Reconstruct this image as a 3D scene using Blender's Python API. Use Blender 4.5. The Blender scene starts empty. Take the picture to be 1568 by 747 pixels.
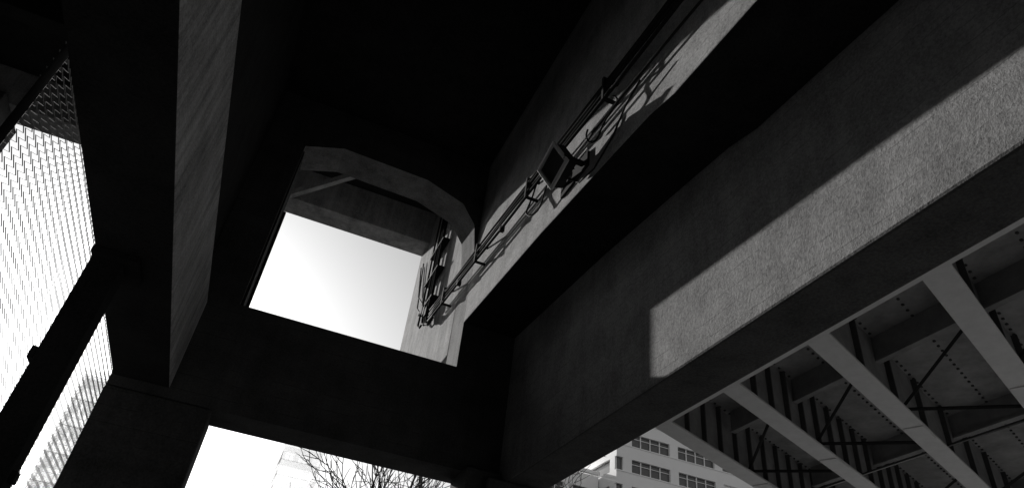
import bpy, bmesh, math, random
from mathutils import Vector, Matrix
random.seed(7)
E = 1.6
scene = bpy.context.scene
scene.view_settings.view_transform = 'Standard'
scene.view_settings.look = 'None'
scene.view_settings.exposure = 0

# ---------------------------------------------------------------- materials
def newmat(name):
    m = bpy.data.materials.new(name); m.use_nodes = True
    return m, m.node_tree.nodes, m.node_tree.links, m.node_tree.nodes['Principled BSDF']

def M(nd, lk, op, a, b=None, clamp=False):
    n = nd.new('ShaderNodeMath'); n.operation = op; n.use_clamp = clamp
    for i, v in enumerate((a, b)):
        if v is None: continue
        if isinstance(v, (int, float)): n.inputs[i].default_value = v
        else: lk.new(v, n.inputs[i])
    return n.outputs[0]

def concrete(name, base, boards=0.0, along='Y', rough_bump=0.5, var=0.45, streak=0.3):
    m, nd, lk, bs = newmat(name)
    g = nd.new('ShaderNodeNewGeometry')
    sep = nd.new('ShaderNodeSeparateXYZ'); lk.new(g.outputs['Position'], sep.inputs[0])
    def noise(scale, detail, vec=None, rough=0.6):
        n = nd.new('ShaderNodeTexNoise'); n.inputs['Scale'].default_value = scale
        n.inputs['Detail'].default_value = detail; n.inputs['Roughness'].default_value = rough
        lk.new(vec if vec else g.outputs['Position'], n.inputs['Vector']); return n.outputs['Fac']
    mid = noise(2.2, 5, rough=0.65); fine = noise(42, 3, rough=0.8)
    mp = nd.new('ShaderNodeMapping'); lk.new(g.outputs['Position'], mp.inputs[0])
    mp.inputs['Scale'].default_value = (7, 7, 0.5)
    st = noise(1.0, 3, mp.outputs[0])
    v = M(nd, lk, 'MULTIPLY', M(nd, lk, 'SUBTRACT', mid, 0.5), var*2.8)
    v = M(nd, lk, 'ADD', v, M(nd, lk, 'MULTIPLY', M(nd, lk, 'SUBTRACT', fine, 0.5), var*3.8))
    v = M(nd, lk, 'ADD', v, M(nd, lk, 'MULTIPLY', M(nd, lk, 'SUBTRACT', st, 0.5), streak*1.5))
    v = M(nd, lk, 'ADD', v, 1.0)
    h = M(nd, lk, 'ADD', M(nd, lk, 'MULTIPLY', mid, 0.6), M(nd, lk, 'MULTIPLY', fine, 0.3))
    if boards > 0:
        vo = nd.new('ShaderNodeTexVoronoi'); vo.inputs['Scale'].default_value = 7
        lk.new(g.outputs['Position'], vo.inputs['Vector'])
        pit = M(nd, lk, 'LESS_THAN', vo.outputs['Distance'], M(nd, lk, 'MULTIPLY', M(nd, lk, 'SUBTRACT', mid, 0.5), 0.5))
        v = M(nd, lk, 'MULTIPLY', v, M(nd, lk, 'SUBTRACT', 1.0, M(nd, lk, 'MULTIPLY', pit, 0.3)))
        h = M(nd, lk, 'SUBTRACT', h, M(nd, lk, 'MULTIPLY', pit, 0.25))
        wob = M(nd, lk, 'MULTIPLY', M(nd, lk, 'SUBTRACT', mid, 0.5), 0.05)
        zz = M(nd, lk, 'DIVIDE', M(nd, lk, 'ADD', sep.outputs['Z'], wob), boards)
        fr = M(nd, lk, 'FRACT', zz)
        groove = M(nd, lk, 'GREATER_THAN', fr, 0.95)
        groove = M(nd, lk, 'MULTIPLY', groove, M(nd, lk, 'GREATER_THAN', mid, 0.53))
        wn = nd.new('ShaderNodeTexWhiteNoise'); wn.noise_dimensions = '1D'
        lk.new(M(nd, lk, 'FLOOR', zz), wn.inputs['W'])
        h = M(nd, lk, 'ADD', h, M(nd, lk, 'MULTIPLY', wn.outputs['Value'], 0.06))
        h = M(nd, lk, 'ADD', h, M(nd, lk, 'MULTIPLY', groove, 0.15))
        v = M(nd, lk, 'MULTIPLY', v, M(nd, lk, 'ADD', 0.94, M(nd, lk, 'MULTIPLY', wn.outputs['Value'], 0.12)))
        v = M(nd, lk, 'MULTIPLY', v, M(nd, lk, 'SUBTRACT', 1.0, M(nd, lk, 'MULTIPLY', groove, 0.3)))
    val = M(nd, lk, 'MULTIPLY', v, base, True)
    lk.new(val, bs.inputs['Base Color'])
    bs.inputs['Roughness'].default_value = 0.95
    bs.inputs['Specular IOR Level'].default_value = 0.1
    if rough_bump > 0:
        b = nd.new('ShaderNodeBump'); b.inputs['Distance'].default_value = 0.02
        b.inputs['Strength'].default_value = rough_bump
        lk.new(h, b.inputs['Height']); lk.new(b.outputs[0], bs.inputs['Normal'])
    return m

def simple(name, base, rough=0.6, metal=0.0, var=0.25, scale=8, bump=0.1, spec=0.5):
    m, nd, lk, bs = newmat(name)
    g = nd.new('ShaderNodeNewGeometry')
    n = nd.new('ShaderNodeTexNoise'); n.inputs['Scale'].default_value = scale; n.inputs['Detail'].default_value = 4
    n.inputs['Roughness'].default_value = 0.75
    lk.new(g.outputs['Position'], n.inputs['Vector'])
    v = M(nd, lk, 'MULTIPLY', M(nd, lk, 'ADD', M(nd, lk, 'MULTIPLY', M(nd, lk, 'SUBTRACT', n.outputs['Fac'], 0.5), var*2.5), 1.0), base, True)
    lk.new(v, bs.inputs['Base Color'])
    bs.inputs['Roughness'].default_value = rough; bs.inputs['Metallic'].default_value = metal
    bs.inputs['Specular IOR Level'].default_value = spec
    if bump > 0:
        b = nd.new('ShaderNodeBump'); b.inputs['Distance'].default_value = 0.01; b.inputs['Strength'].default_value = bump
        lk.new(n.outputs['Fac'], b.inputs['Height']); lk.new(b.outputs[0], bs.inputs['Normal'])
    return m
def hazed(name, base, t):  # transparent mix imitates haze and overexposure on distant walls
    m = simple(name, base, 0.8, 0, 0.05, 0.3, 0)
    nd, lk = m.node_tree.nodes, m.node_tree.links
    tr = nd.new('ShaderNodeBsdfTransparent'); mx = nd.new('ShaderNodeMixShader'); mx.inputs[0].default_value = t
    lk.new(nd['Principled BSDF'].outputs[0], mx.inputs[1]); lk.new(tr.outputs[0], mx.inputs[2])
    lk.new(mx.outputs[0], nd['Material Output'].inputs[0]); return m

mat_beam = concrete('concrete_board_formed', 0.34, boards=0.16, rough_bump=0.6)
mat_beam_c = concrete('concrete_conduit_girder', 0.44, boards=0.16, rough_bump=0.4)
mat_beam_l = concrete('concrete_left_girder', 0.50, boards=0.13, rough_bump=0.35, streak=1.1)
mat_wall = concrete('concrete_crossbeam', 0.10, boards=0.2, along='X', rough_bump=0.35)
mat_slab = concrete('concrete_shade_soffit', 0.035, rough_bump=0)  # near-black base: shade under decks and girders put into the colour
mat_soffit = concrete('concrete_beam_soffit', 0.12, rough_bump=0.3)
mat_reveal = concrete('concrete_pale', 0.42, rough_bump=0.4, streak=0.8)
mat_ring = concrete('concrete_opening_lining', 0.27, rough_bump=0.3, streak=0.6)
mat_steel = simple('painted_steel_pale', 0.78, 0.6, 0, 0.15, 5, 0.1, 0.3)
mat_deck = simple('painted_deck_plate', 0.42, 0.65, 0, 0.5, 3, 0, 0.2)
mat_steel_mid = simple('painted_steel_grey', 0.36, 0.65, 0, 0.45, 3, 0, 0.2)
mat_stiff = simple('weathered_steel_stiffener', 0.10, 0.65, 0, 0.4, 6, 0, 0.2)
mat_steel_dark = simple('dark_steel', 0.03, 0.8, 0, 0.3, 10, 0, 0.1)
mat_conduit = simple('conduit_metal', 0.03, 0.8, 0.0, 0.3, 20, 0, 0.05)
mat_wire = simple('galvanised_wire', 0.32, 0.7, 0.0, 0.2, 5, 0, 0.2)
mat_glass = simple('window_glass', 0.10, 0.12, 0, 0.4, 0.3, 0)
mat_lens = simple('lamp_glass', 0.05, 0.3, 0, 0.1)
mat_white = simple('white_facade', 0.9, 0.8, 0, 0.05, 0.4, 0)
mat_brick = simple('dark_brick', 0.09, 0.9, 0, 0.3, 2, 0, 0.1)
mat_haze = hazed('haze_pale_high_rise', 0.9, 0.88)  # towers partly see-through so they look bleached by haze
mat_haze2 = hazed('haze_pale_apartment', 0.9, 0.74)
mat_bark = simple('bark', 0.06, 0.9, 0, 0.4, 12, 0)
mat_asphalt = simple('asphalt', 0.05, 0.9, 0, 0.3, 6, 0.4, 0.1)
mat_pave = simple('concrete_pavement', 0.34, 0.9, 0, 0.2, 3, 0)
mat_paint = simple('road_paint', 0.75, 0.7, 0, 0.15, 12, 0)
mat_earth = simple('city_ground', 0.06, 0.95, 0, 0.3, 0.2, 0, 0.1)

# ---------------------------------------------------------------- mesh helpers
class MB:
    def __init__(s): s.v = []; s.f = []; s.mi = []
    def add(s, verts, faces, mi=0):
        o = len(s.v); s.v += [tuple(p) for p in verts]
        s.f += [tuple(o+i for i in f) for f in faces]; s.mi += [mi]*len(faces)
    def box(s, x0, x1, y0, y1, z0, z1, mi=0, mat=None):
        P = [Vector((x, y, z)) for x in (x0, x1) for y in (y0, y1) for z in (z0, z1)]
        if mat: P = [mat @ p for p in P]
        s.add(P, [(0,1,3,2),(4,6,7,5),(0,4,5,1),(2,3,7,6),(0,2,6,4),(1,5,7,3)], mi)
    def prism(s, poly, axis, a, b, mi=0):
        def mk(p, t):
            return (p[0], t, p[1]) if axis == 'y' else ((t, p[0], p[1]) if axis == 'x' else (p[0], p[1], t))
        n = len(poly)
        V = [mk(p, a) for p in poly] + [mk(p, b) for p in poly]
        F = [tuple(range(n)), tuple(range(2*n-1, n-1, -1))]
        F += [(i, (i+1) % n, n+(i+1) % n, n+i) for i in range(n)]
        s.add(V, F, mi)
    def tube(s, pts, rad, seg=8, mi=0, caps=True):
        pts = [Vector(p) for p in pts]; n = len(pts)
        if not hasattr(rad, '__len__'): rad = [rad]*n
        ref = None; V = []
        for i, p in enumerate(pts):
            d = (pts[min(i+1, n-1)] - pts[max(i-1, 0)])
            if d.length < 1e-9: d = Vector((0, 0, 1))
            d.normalize()
            if ref is None:
                ref = d.cross(Vector((0, 0, 1)) if abs(d.z) < 0.9 else Vector((1, 0, 0))).normalized()
            a = (ref - d*ref.dot(d)).normalized(); ref = a; b = d.cross(a)
            for k in range(seg):
                t = 2*math.pi*k/seg
                V.append(p + (a*math.cos(t) + b*math.sin(t))*rad[i])
        F = []
        for i in range(n-1):
            for k in range(seg):
                F.append((i*seg+k, i*seg+(k+1) % seg, (i+1)*seg+(k+1) % seg, (i+1)*seg+k))
        if caps: F += [tuple(range(seg-1, -1, -1)), tuple((n-1)*seg+k for k in range(seg))]
        s.add(V, F, mi)
    def obj(s, name, mats, parent=None, bevel=0, smooth=False, soffit=None):
        me = bpy.data.meshes.new(name); me.from_pydata(s.v, [], s.f)
        if not isinstance(mats, (list, tuple)): mats = [mats]
        for m in mats: me.materials.append(m)
        me.polygons.foreach_set('material_index', s.mi)
        bm = bmesh.new(); bm.from_mesh(me); bmesh.ops.recalc_face_normals(bm, faces=bm.faces); bm.to_mesh(me); bm.free()
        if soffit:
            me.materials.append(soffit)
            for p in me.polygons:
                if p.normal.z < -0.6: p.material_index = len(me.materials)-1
        if smooth:
            me.polygons.foreach_set('use_smooth', [True]*len(me.polygons))
        o = bpy.data.objects.new(name, me); scene.collection.objects.link(o)
        if parent: o.parent = parent
        if bevel:
            b = o.modifiers.new('bevel', 'BEVEL'); b.width = bevel; b.segments = 2; b.limit_method = 'ANGLE'
        return o
def empty(name):
    e = bpy.data.objects.new(name, None); scene.collection.objects.link(e); return e
def boxobj(name, x0, x1, y0, y1, z0, z1, mat, parent, bevel=0.015, soffit=None):
    b = MB(); b.box(x0, x1, y0, y1, z0+E, z1+E); return b.obj(name, mat, parent, bevel, soffit=soffit)

# ================================================================ VIADUCT
via = empty('concrete_viaduct')
XA1L, XA1R, XA2, XB, XBR = -1.80, -1.14, 2.42, 3.30, 3.86
YB = -45
boxobj('left_girder', XA1L, XA1R, YB, 8.996, 3.16, 4.43, mat_beam_l, via, 0.02, soffit=mat_slab)  # dark underside colour stands in for its shade
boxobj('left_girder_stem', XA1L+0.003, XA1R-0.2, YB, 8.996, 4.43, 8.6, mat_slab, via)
b = MB()
prof = [(YB, 4.50+E), (0, 4.55+E), (2.25, 4.70+E), (3.3, 4.76+E), (3.7, 4.86+E), (4.36, 4.93+E), (6.1, 5.10+E), (8.997, 5.27+E), (8.997, 8.6+E), (YB, 8.6+E)]
b.prism(prof, 'x', XA2, XB-0.002)
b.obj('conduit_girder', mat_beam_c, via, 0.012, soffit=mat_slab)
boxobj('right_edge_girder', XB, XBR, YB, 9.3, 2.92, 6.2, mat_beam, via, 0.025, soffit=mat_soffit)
b = MB(); y0, y1 = 9.0, 9.65
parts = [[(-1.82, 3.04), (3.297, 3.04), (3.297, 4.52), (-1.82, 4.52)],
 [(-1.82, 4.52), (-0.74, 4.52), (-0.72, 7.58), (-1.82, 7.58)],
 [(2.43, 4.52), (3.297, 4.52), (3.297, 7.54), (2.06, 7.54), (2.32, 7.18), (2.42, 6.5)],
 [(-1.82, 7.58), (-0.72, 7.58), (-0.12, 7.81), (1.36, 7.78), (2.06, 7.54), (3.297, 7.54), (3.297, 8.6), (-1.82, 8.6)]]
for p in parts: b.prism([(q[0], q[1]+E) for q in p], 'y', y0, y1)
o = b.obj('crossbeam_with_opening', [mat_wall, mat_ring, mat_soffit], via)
for p in o.data.polygons:
    c = p.center
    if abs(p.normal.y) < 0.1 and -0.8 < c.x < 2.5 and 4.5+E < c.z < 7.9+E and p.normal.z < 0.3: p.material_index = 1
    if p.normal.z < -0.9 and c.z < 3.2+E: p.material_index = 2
b = MB(); b.box(-0.74, -0.70, 9.05, 9.60, 4.524+E, 7.5+E); b.box(-0.70, -0.66, 9.56, 9.62, 4.524+E, 6.6+E); b.obj('opening_edge_angle', mat_steel_dark, via)
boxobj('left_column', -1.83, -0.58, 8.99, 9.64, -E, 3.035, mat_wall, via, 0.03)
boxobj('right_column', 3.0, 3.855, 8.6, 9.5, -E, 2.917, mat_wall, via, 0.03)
boxobj('column_corbel', 2.75, 3.2, 8.75, 9.45, 2.5, 3.036, mat_wall, via, 0.02)
boxobj('rear_girder', XA2+0.003, 3.2, 9.652, 14.1, 5.0, 10.6, mat_reveal, via, 0.02)
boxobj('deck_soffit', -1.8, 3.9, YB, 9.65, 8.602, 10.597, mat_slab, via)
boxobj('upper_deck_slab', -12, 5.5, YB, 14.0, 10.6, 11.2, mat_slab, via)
boxobj('upper_edge_beam', -12, 5.5, 13.37, 14.003, 9.66, 10.598, mat_reveal, via, 0.02)
boxobj('upper_fascia', -12, -11.5, YB, 13.3, 9.2, 10.598, mat_slab, via, 0.02)
for i, yy in enumerate((-18, -8, 1.0, 10.9)):
    boxobj('upper_cross_rib_%d' % i, -11.4, -1.9 if yy < 9 else 2.3, yy, yy+0.35, 10.0, 10.598, mat_slab, via)
boxobj('outer_column', -8.4, -6.8, 13.0, 14.3, -E, 9.655, mat_wall, via, 0.03)
b = MB()
d = Vector((0.95, 0, 0.9)); ang = math.atan2(d.z, d.x)
mt = Matrix.Translation((-0.98, 12.0, 8.65+E)) @ Matrix.Rotation(-ang, 4, 'Y')
b.box(0, 2.2, -0.08, 0.08, -0.05, 0.05, mat=mt); b.obj('diagonal_brace', mat_reveal, via)
boxobj('rear_hanger', -1.15, -0.9, 11.85, 12.15, 8.3, 10.598, mat_slab, via)
for i, yy in enumerate((-9, -27)):
    boxobj('rear_bay_crossbeam_%d' % i, XA1R+0.003, XA2-0.003, yy, yy+0.65, 3.04, 8.6, mat_wall, via)
    boxobj('rear_bay_column_%d' % i, -1.79, -0.7, yy, yy+0.64, -E, 3.155, mat_wall, via, 0.03)
    boxobj('rear_bay_column_right_%d' % i, 3.0, 3.85, yy, yy+0.9, -E, 2.917, mat_wall, via, 0.03)

# ================================================================ CONDUITS
con = empty('conduit_bundle')
def czy(y, off):
    t = (y-3.0)/(11.1-3.0)
    return 5.60 + 0.70*t + off + E
b = MB()
offs = [0.0, 0.085, 0.155, 0.235]
rads = [0.021, 0.016, 0.021, 0.016]
for o, r in zip(offs, rads):
    pts = []
    y = -2.0
    while y < 11.2:
        pts.append((2.27 + 0.005*math.sin(y*2+o*30), y, czy(y, o-0.06) + 0.005*math.sin(y*1.3+o*50))); y += 0.35
    b.tube(pts, r, 8)
b.obj('conduits', mat_conduit, con, smooth=True)
b = MB()
pts = []; y = -2.0
while y < 4.9:
    pts.append((2.33, y, czy(y, -0.26) + 0.01*math.sin(y*2.1))); y += 0.3
b.tube(pts, 0.014, 8)
b.obj('lower_conduit', mat_conduit, con, smooth=True)
b = MB()
for y in (-0.8, 1.0, 2.6, 4.3, 6.35, 8.3, 10.0):
    z = czy(y, -0.1)
    b.box(2.23, 2.245, y-0.02, y+0.02, z-0.02, z+0.32)
    b.box(2.245, 2.42, y-0.02, y+0.02, z-0.02, z+0.005)
    b.box(2.245, 2.42, y-0.02, y+0.02, z+0.295, z+0.32)
for y in (5.4, 7.3, 9.2):
    z = czy(y, -0.1); b.box(2.25, 2.32, y-0.03, y+0.03, z-0.0, z+0.08)
b.obj('conduit_brackets', mat_steel_dark, con)
b = MB()
for k, (yy, r) in enumerate(((11.25, 0.03), (11.42, 0.022), (11.6, 0.03), (11.95, 0.02))):
    zt = 9.6+E
    pts = [(2.30, yy-0.5, czy(yy, -0.1+0.07*k)), (2.30, yy-0.2, czy(yy, -0.1+0.07*k)), (2.30, yy-0.05, czy(yy, 0.0+0.07*k)),
           (2.30, yy, czy(yy, 0.25)), (2.31, yy, czy(yy, 0.8)), (2.30, yy+0.03, zt-1.0), (2.3, yy, zt)]
    b.tube(pts, r, 8)
b.obj('riser_conduits', mat_conduit, con, smooth=True)
b = MB()
for z in (6.9, 7.6, 8.3): b.box(2.27, 2.42, 11.15, 12.05, z+E, z+E+0.04)
for k in range(3):
    b.box(2.24, 2.36, 11.2+0.2*k, 11.32+0.2*k, 6.5+E+0.12*k, 6.68+E+0.12*k)
b.obj('riser_clamps', mat_steel_dark, con)
def loop(b, cy, cz, ry, rz, r, a0=0, a1=360, x=2.31, wob=0.02):
    pts = []
    for i in range(29):
        a = math.radians(a0+(a1-a0)*i/28)
        pts.append((x+wob*math.sin(a*3+cy), cy+ry*math.cos(a), cz+E+rz*math.sin(a)+wob*math.sin(2*a)))
    b.tube(pts, r, 6)
b = MB()
loop(b, 6.05, 5.64, 0.34, 0.24, 0.012, 60, 420)
loop(b, 4.45, 5.48, 0.30, 0.2, 0.011, 150, 380)
pts = [(2.33, 5.2, 5.2+E), (2.36, 5.0, 5.02+E), (2.38, 4.7, 4.99+E), (2.37, 4.3, 5.1+E), (2.34, 4.0, 5.25+E), (2.32, 3.7, 5.3+E)]
b.tube(pts, 0.010, 6)
pts = [(2.36, 11.0, 6.3+E), (2.36, 11.6, 6.9+E), (2.37, 12.3, 7.35+E), (2.38, 13.0, 7.9+E), (2.38, 13.5, 9.0+E)]
b.tube(pts, 0.014, 6)
pts = [(2.36, 11.4, 6.6+E), (2.37, 12.1, 6.95+E), (2.37, 12.8, 7.5+E), (2.38, 13.3, 9.0+E)]
b.tube(pts, 0.014, 6)
b.obj('cable_loops', mat_steel_dark, con, smooth=True)

# floodlight
fl = empty('floodlight')
mt = Matrix.Translation((2.18, 5.22, 5.36+E)) @ Matrix.Rotation(math.radians(-18), 4, 'X') @ Matrix.Rotation(math.radians(-25), 4, 'Y')
b = MB(); b.box(-0.05, 0.09, -0.19, 0.19, -0.16, 0.16, mat=mt); b.obj('housing', mat_steel_dark, fl, 0.01)
b = MB()
for (a0, a1, c0, c1) in ((-0.21, 0.21, 0.14, 0.18), (-0.21, 0.21, -0.18, -0.14), (-0.21, -0.17, -0.139, 0.139), (0.17, 0.21, -0.139, 0.139)):
    b.box(-0.085, -0.052, a0, a1, c0, c1, mat=mt)
b.obj('bezel', mat_steel, fl, 0.004)
b = MB(); b.box(-0.066, -0.053, -0.165, 0.165, -0.135, 0.135, mat=mt); b.obj('lens', mat_lens, fl)
b = MB()
for k in range(5): b.box(0.092, 0.13, -0.15+0.07*k, -0.135+0.07*k, -0.13, 0.13, mat=mt)
b.obj('cooling_fins', mat_steel_dark, fl)
b = MB()
b.box(2.15, 2.419, 4.98, 5.02, 5.28+E, 5.34+E); b.box(2.15, 2.419, 5.44, 5.48, 5.32+E, 5.38+E)
b.box(2.39, 2.418, 4.9, 5.55, 5.22+E, 5.44+E); b.obj('yoke', mat_steel_dark, fl)

# ================================================================ STEEL BRIDGE
sb = empty('steel_bridge')
A = math.radians(23); ZF = 4.2
def frame(k): return Matrix.Translation((5.42, 3.52+1.58*k, ZF+E)) @ Matrix.Rotation(A, 4, 'Z')
LEN = 17
bf = MB(); bw = MB(); bs_ = MB(); bd = MB()
for k in range(-12, 4):
    mt = frame(k)
    hw = 0.165 if k == 3 else 0.15
    bf.box(0, LEN, -hw, hw, 0, 0.03, mat=mt)
    for s_ in (3.1, 6.4, 9.7):
        bf.box(s_, s_+0.5, -hw+0.015, hw-0.015, -0.014, -0.001, mat=mt)
    bw.box(0, LEN, -0.012, 0.012, 0.031, 0.92, mat=mt)
    t = 0.25
    while t < LEN:
        bs_.box(t, t+0.03, -0.085, -0.013, 0.032, 0.90, mat=mt)
        bs_.box(t, t+0.03, 0.013, 0.085, 0.032, 0.90, mat=mt)
        t += 0.5 if k >= 2 else 1.1
c0 = frame(-12.4); c1 = frame(3.12)
pa = [c0 @ Vector((0, 0, .93)), c0 @ Vector((LEN, 0, .93)), c1 @ Vector((LEN, 0, .93)), c1 @ Vector((0, 0, .93))]
bd.prism([(p.x, p.y) for p in pa], 'z', ZF+E+0.93, ZF+E+1.1)
bd.obj('deck_plate', mat_deck, sb)
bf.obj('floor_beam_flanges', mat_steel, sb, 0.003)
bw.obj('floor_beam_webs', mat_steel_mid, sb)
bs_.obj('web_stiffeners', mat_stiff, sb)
b = MB()
b.box(5.46, 5.56, -15, 8.4, ZF+E-0.03, ZF+E-0.005)
b.box(5.40, 5.415, -15, 8.4, ZF+E-0.004, ZF+E+0.9)
b.obj('edge_angle', mat_steel, sb)
b = MB()
for xx in (7.4, 10.2, 13.4):
    yoff = (xx-5.42)*math.tan(A)
    b.box(xx-0.05, xx+0.05, -14+yoff, 8.15+yoff, ZF+E+0.55, ZF+E+0.58)
    b.box(xx-0.012, xx+0.012, -14+yoff, 8.15+yoff, ZF+E+0.58, ZF+E+0.929)
b.obj('stringers', mat_steel_mid, sb)
b = MB()
for k in range(-4, 3):
    a_, c_ = frame(k), frame(k+1)
    t = 1.4
    while t < LEN-4:
        p, q = a_ @ Vector((t, 0.02, 0.10)), c_ @ Vector((t+1.3, -0.02, 0.10))
        r_ = a_ @ Vector((t+2.6, 0.02, 0.10))
        b.tube([p, q], 0.025, 4); b.tube([q, r_], 0.025, 4)
        t += 4.0
b.obj('lateral_bracing', mat_steel_dark, sb)
b = MB()
for (xx, r, dz) in ((9.4, 0.022, 0.12), (12.0, 0.04, 0.12)):
    yoff = (xx-5.42)*math.tan(A)
    b.tube([(xx, -3+yoff, ZF+E+dz), (xx, 8.2+yoff, ZF+E+dz)], r, 8)
b.obj('service_pipes', mat_stiff, sb, smooth=True)
b = MB()
for k in range(-2, 3):
    mt = frame(k)
    for rr in (0.2, 0.8, 1.4):
        t = 0.2
        while t < 11:
            p = mt @ Vector((t, rr, 0.92))
            b.box(p.x-0.014, p.x+0.014, p.y-0.014, p.y+0.014, p.z-0.012, p.z+0.009)
            t += 0.16
b.obj('rivets', mat_stiff, sb)
boxobj('bridge_pier', 15, 16.2, 3, 4.2, -E, 4.19, mat_wall, sb)
boxobj('bridge_pier_far', 13.5, 14.7, 9.6, 10.8, -E, 4.19, mat_wall, sb)

# ================================================================ FENCE
fe = empty('chain_link_fence')
b = MB()
FX = -2.0; p_ = 0.085
ya, yb, za, zb = 4.05, 13.0, 0.2, 5.4
n = int((yb-ya)/p_)
for i in range(n):
    yc = ya+i*p_
    pts = []; z = za; j = 0
    while z < zb+E:
        pts.append((FX+(0.004 if j % 2 else -0.004), yc+(p_*0.5 if j % 2 else -p_*0.5)+0.009*math.sin(z*3+yc*2), z)); z += p_*0.5; j += 1
    b.tube(pts, 0.0043, 3, caps=False)
b.obj('wire_mesh', mat_wire, fe)
b = MB()
b.tube([(FX+0.02, ya, zb+E), (FX+0.02, yb, zb+E)], 0.025, 8)
b.tube([(FX+0.02, ya, 0.2), (FX+0.02, yb, 0.2)], 0.025, 8)
for yy in (4.03, 13.0): b.tube([(FX+0.02, yy, 0), (FX+0.02, yy, zb+E+0.05)], 0.03, 8)
b.obj('rails_and_posts', mat_steel_dark, fe, smooth=True)
sp = empty('steel_post')
b = MB()
b.box(-1.80, -1.54, 6.05, 6.30, 0.052, 3.157+E); b.obj('box_section', mat_slab, sp, 0.012)
b = MB(); b.box(-1.80, -1.42, 5.95, 6.42, 3.10+E, 3.156+E); b.box(-1.9, -1.45, 5.95, 6.4, 0.006, 0.05)
b.box(-1.84, -1.801, 6.05, 6.2, 2.1+E, 2.2+E); b.box(-1.539, -1.50, 6.1, 6.2, 1.2+E, 1.28+E); b.obj('plates_and_clamps', mat_steel_dark, sp)

# ================================================================ BUILDINGS
def building(name, x0, x1, yf, depth, floors, fh, bay, ww, wh, sill, panes, wallmat, x_first=None, core_mat=None):
    p = empty(name)
    H = floors*fh + 1.0
    core = MB(); core.box(x0+0.3, x1-0.3, yf+0.35, yf+depth-0.3, 0, H-0.3); core.obj('glazing_core', core_mat or mat_glass, p)
    w = MB(); mu = MB()
    nb = int((x1-x0-0.6)/bay)
    xs = x_first if x_first is not None else x0+0.8
    for f in range(floors+1):
        zlo = (f-1)*fh+sill+wh if f > 0 else 0
        zhi = f*fh+sill if f < floors else H
        w.box(x0, x1, yf, yf+0.33, zlo, zhi)
        w.box(x0, x0+0.28, yf+0.34, yf+depth, zlo, zhi)
        w.box(x1-0.28, x1, yf+0.34, yf+depth, zlo, zhi)
        if f < floors: w.box(x0-0.03, x1+0.03, yf-0.10, yf-0.002, zhi-0.12, zhi)
    for i in range(-1, nb+1):
        a = xs+i*bay+ww; c = xs+(i+1)*bay
        a = max(a, x0); c = min(c, x1)
        if c-a < 0.05: continue
        for f in range(floors):
            w.box(a, c, yf+0.004, yf+0.326, f*fh+sill, f*fh+sill+wh)
    for i in range(nb):
        for f in range(floors):
            z = f*fh+sill
            for k in range(1, panes):
                xx = xs+i*bay+ww*k/panes
                mu.box(xx-0.06, xx+0.06, yf+0.2, yf+0.32, z, z+wh)
            mu.box(xs+i*bay, xs+i*bay+ww, yf+0.22, yf+0.30, z+wh*0.66, z+wh*0.66+0.07)
            if random.random() < 0.35:
                dz = wh*random.choice((0.3, 0.5, 0.75)); mu.box(xs+i*bay+0.05, xs+i*bay+ww*random.choice((0.5, 0.97)), yf+0.325, yf+0.335, z+wh-dz, z+wh)
    nd_ = int(depth/bay)
    for i in range(nd_):
        for f in range(floors):
            z = f*fh+sill; yy = yf+0.4+i*bay
            w.box(x0+0.004, x0+0.27, yy, yy+bay-ww, z, z+wh); w.box(x1-0.27, x1-0.004, yy, yy+bay-ww, z, z+wh)
    w.box(x0, x1, yf+0.34, yf+depth, H, H+0.2)
    w.box(x0-0.15, x1+0.15, yf-0.15, yf+0.3, H+0.202, H+0.6)
    w.obj('walls', wallmat, p); mu.obj('window_frames', wallmat, p)
    return p
building('office_building', 40.2, 92, 70, 25, 15, 3.2, 6.6, 5.4, 1.6, 1.0, 4, mat_white, 42.3)
building('office_annex', 27, 40.0, 74, 18, 9, 3.2, 4.4, 3.2, 1.6, 1.0, 3, mat_white)
building('apartment_tower', -20.9, -7, 90, 18, 10, 3.15, 3.6, 2.6, 1.5, 1.1, 2, mat_haze2, core_mat=mat_haze2)
building('high_rise_tower', 6.5, 15, 150, 16, 15, 3.2, 2.8, 1.7, 1.6, 1.0, 2, mat_haze, core_mat=mat_haze)
# unseen blocks added around the viaduct to cut sky fill
building('sky_blocker', -34, -15, -50, 66, 7, 3.4, 3.0, 1.4, 1.9, 0.9, 2, mat_brick)
building('sky_blocker.001', -20, 30, -78, 18, 8, 3.4, 3.0, 1.4, 1.9, 0.9, 2, mat_brick)
building('sky_blocker.002', 34, 52, -50, 50, 7, 3.4, 3.0, 1.4, 1.9, 0.9, 2, mat_brick)
building('sky_blocker.003', -60, -23, 42, 16, 6, 3.4, 3.0, 1.4, 1.9, 0.9, 2, mat_brick)
building('sky_blocker.004', -18, 24, 60, 12, 3, 3.6, 3.0, 1.4, 1.9, 0.9, 2, mat_brick)

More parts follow.
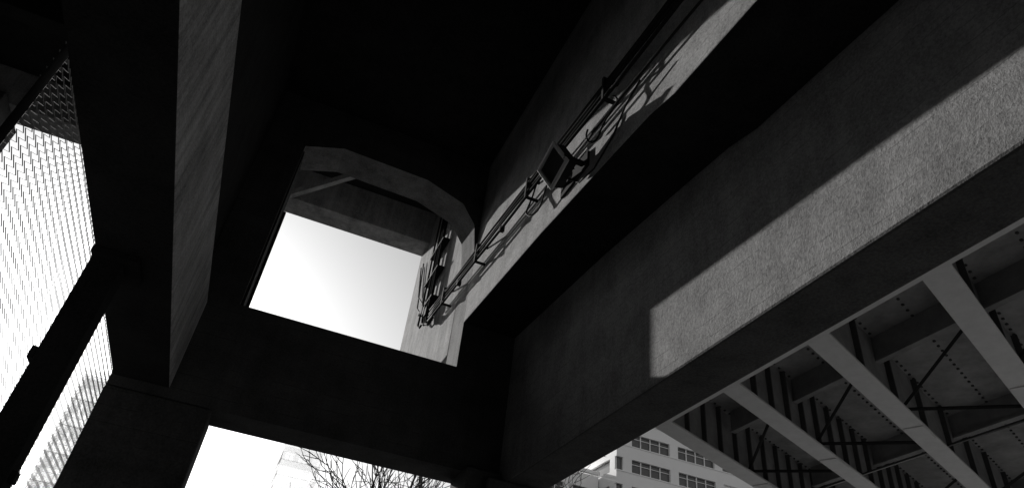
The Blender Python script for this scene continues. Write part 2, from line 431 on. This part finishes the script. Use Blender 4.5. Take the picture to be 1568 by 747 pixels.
# ================================================================ TREES
def tree(name, x, y, H, spread, seed, depth=6):
    rnd = random.Random(seed); b = MB()
    def grow(p, d, L, r, lev):
        pts = [p.copy()]; rad = [r]; q = p.copy(); dd = d.copy(); ns = 4
        for i in range(ns):
            dd = (dd + Vector((rnd.uniform(-1, 1), rnd.uniform(-1, 1), rnd.uniform(-0.5, 0.8)))*0.14).normalized()
            q = q + dd*(L/ns); pts.append(q.copy()); rad.append(r*(1-0.4*(i+1)/ns))
        b.tube(pts, rad, 6 if lev < 3 else 3, caps=False)
        if lev >= depth: return
        nch = 3 if lev < 4 else 2
        for c in range(nch+ (1 if lev in (1, 2) else 0)):
            i = ns if c == 0 else rnd.randint(2, ns)
            ang = rnd.uniform(0, 2*math.pi); tilt = rnd.uniform(0.25, 0.5) if c == 0 else rnd.uniform(0.5, 1.0)*spread
            base = dd.cross(Vector((math.cos(ang), math.sin(ang), 0.3))).normalized()
            nd2 = (dd*math.cos(tilt)+base*math.sin(tilt)); nd2.z += 0.12; nd2.normalize()
            grow(pts[i], nd2, L*rnd.uniform(0.62, 0.82), max(rad[i]*rnd.uniform(0.68, 0.86), 0.016), lev+1)
    grow(Vector((x, y, 0)), Vector((0, 0, 1)), H*0.30, H*0.022, 0)
    return b.obj(name, mat_bark, smooth=True)
tree('bare_tree', 4.6, 25, 14.0, 1.0, 3, 6)
tree('bare_tree.001', 12.8, 26, 13.8, 0.9, 11, 6)
tree('bare_tree.002', -9, 40, 10.0, 1.0, 21, 5)

b = MB()
b.tube([(7.4, 30, 0), (7.4, 30, 5), (7.4, 30, 10.6), (7.3, 30, 11.2), (6.9, 30, 11.5), (5.8, 30, 11.6)], [0.14, 0.13, 0.11, 0.09, 0.07, 0.05], 10)
b.box(5.1, 5.9, 29.85, 30.15, 11.52, 11.68); b.box(7.2, 7.6, 29.8, 30.2, 0.0, 0.5)
b.obj('street_lamp', mat_stiff, bevel=0.01)

# ================================================================ GROUND
b = MB(); b.box(-1500, 1500, -1500, 1500, -0.5, 0); b.obj('ground', mat_earth)
b = MB(); b.box(-1.9, 4.2, -59, 59, -0.1, 0.004); b.obj('road', mat_asphalt)
b = MB()
for k in range(-14, 14): b.box(1.1, 1.22, k*4, k*4+2, 0.0045, 0.008)
b.box(-1.7, -1.6, -58, 58, 0.0045, 0.008); b.obj('road_markings', mat_paint)
b = MB(); b.box(5.4, 26, -49, 59, -0.1, 0.13); b.obj('pavement', mat_pave, bevel=0.02)
b = MB(); b.box(26.01, 110, 20, 69.8, -0.1, 0.134); b.obj('bounce_plaza', mat_pave, bevel=0.02)  # unseen pale ground added to bounce sunlight onto the office front

# ================================================================ LIGHT
sd = Vector((-0.222, 1.0, 0.383)).normalized()
sun = bpy.data.lights.new('sun', 'SUN'); sun.energy = 5; sun.angle = math.radians(0.5); sun.color = (1, 0.98, 0.96)
so = bpy.data.objects.new('sun', sun); scene.collection.objects.link(so)
so.rotation_euler = sd.to_track_quat('Z', 'Y').to_euler(); so.location = (-20, 60, 40)
w = bpy.data.worlds.new('World'); scene.world = w; w.use_nodes = True
nd = w.node_tree.nodes; lk = w.node_tree.links
sky = nd.new('ShaderNodeTexSky'); sky.sky_type = 'NISHITA'; sky.sun_disc = False
sky.sun_elevation = math.asin(sd.z); sky.sun_rotation = math.atan2(sd.x, sd.y)
sky.dust_density = 1.0
bw_ = nd.new('ShaderNodeRGBToBW'); lk.new(sky.outputs[0], bw_.inputs[0])
bg = nd['Background']; lk.new(bw_.outputs[0], bg.inputs[0]); bg.inputs[1].default_value = 0.125

# ================================================================ CAMERA
cam = bpy.data.cameras.new('camera'); co = bpy.data.objects.new('camera', cam); scene.collection.objects.link(co)
cam.sensor_width = 36; cam.lens = 24.0; cam.clip_end = 5000; cam.clip_start = 0.05
F = Vector((.257, .7605, .596)).normalized(); R = Vector((.914, -.392, .106)); R = (R-F*R.dot(F)).normalized(); U = R.cross(F)
m = Matrix((R, U, -F)).transposed().to_4x4(); m.translation = (0, 0, E)
co.matrix_world = m
scene.camera = co
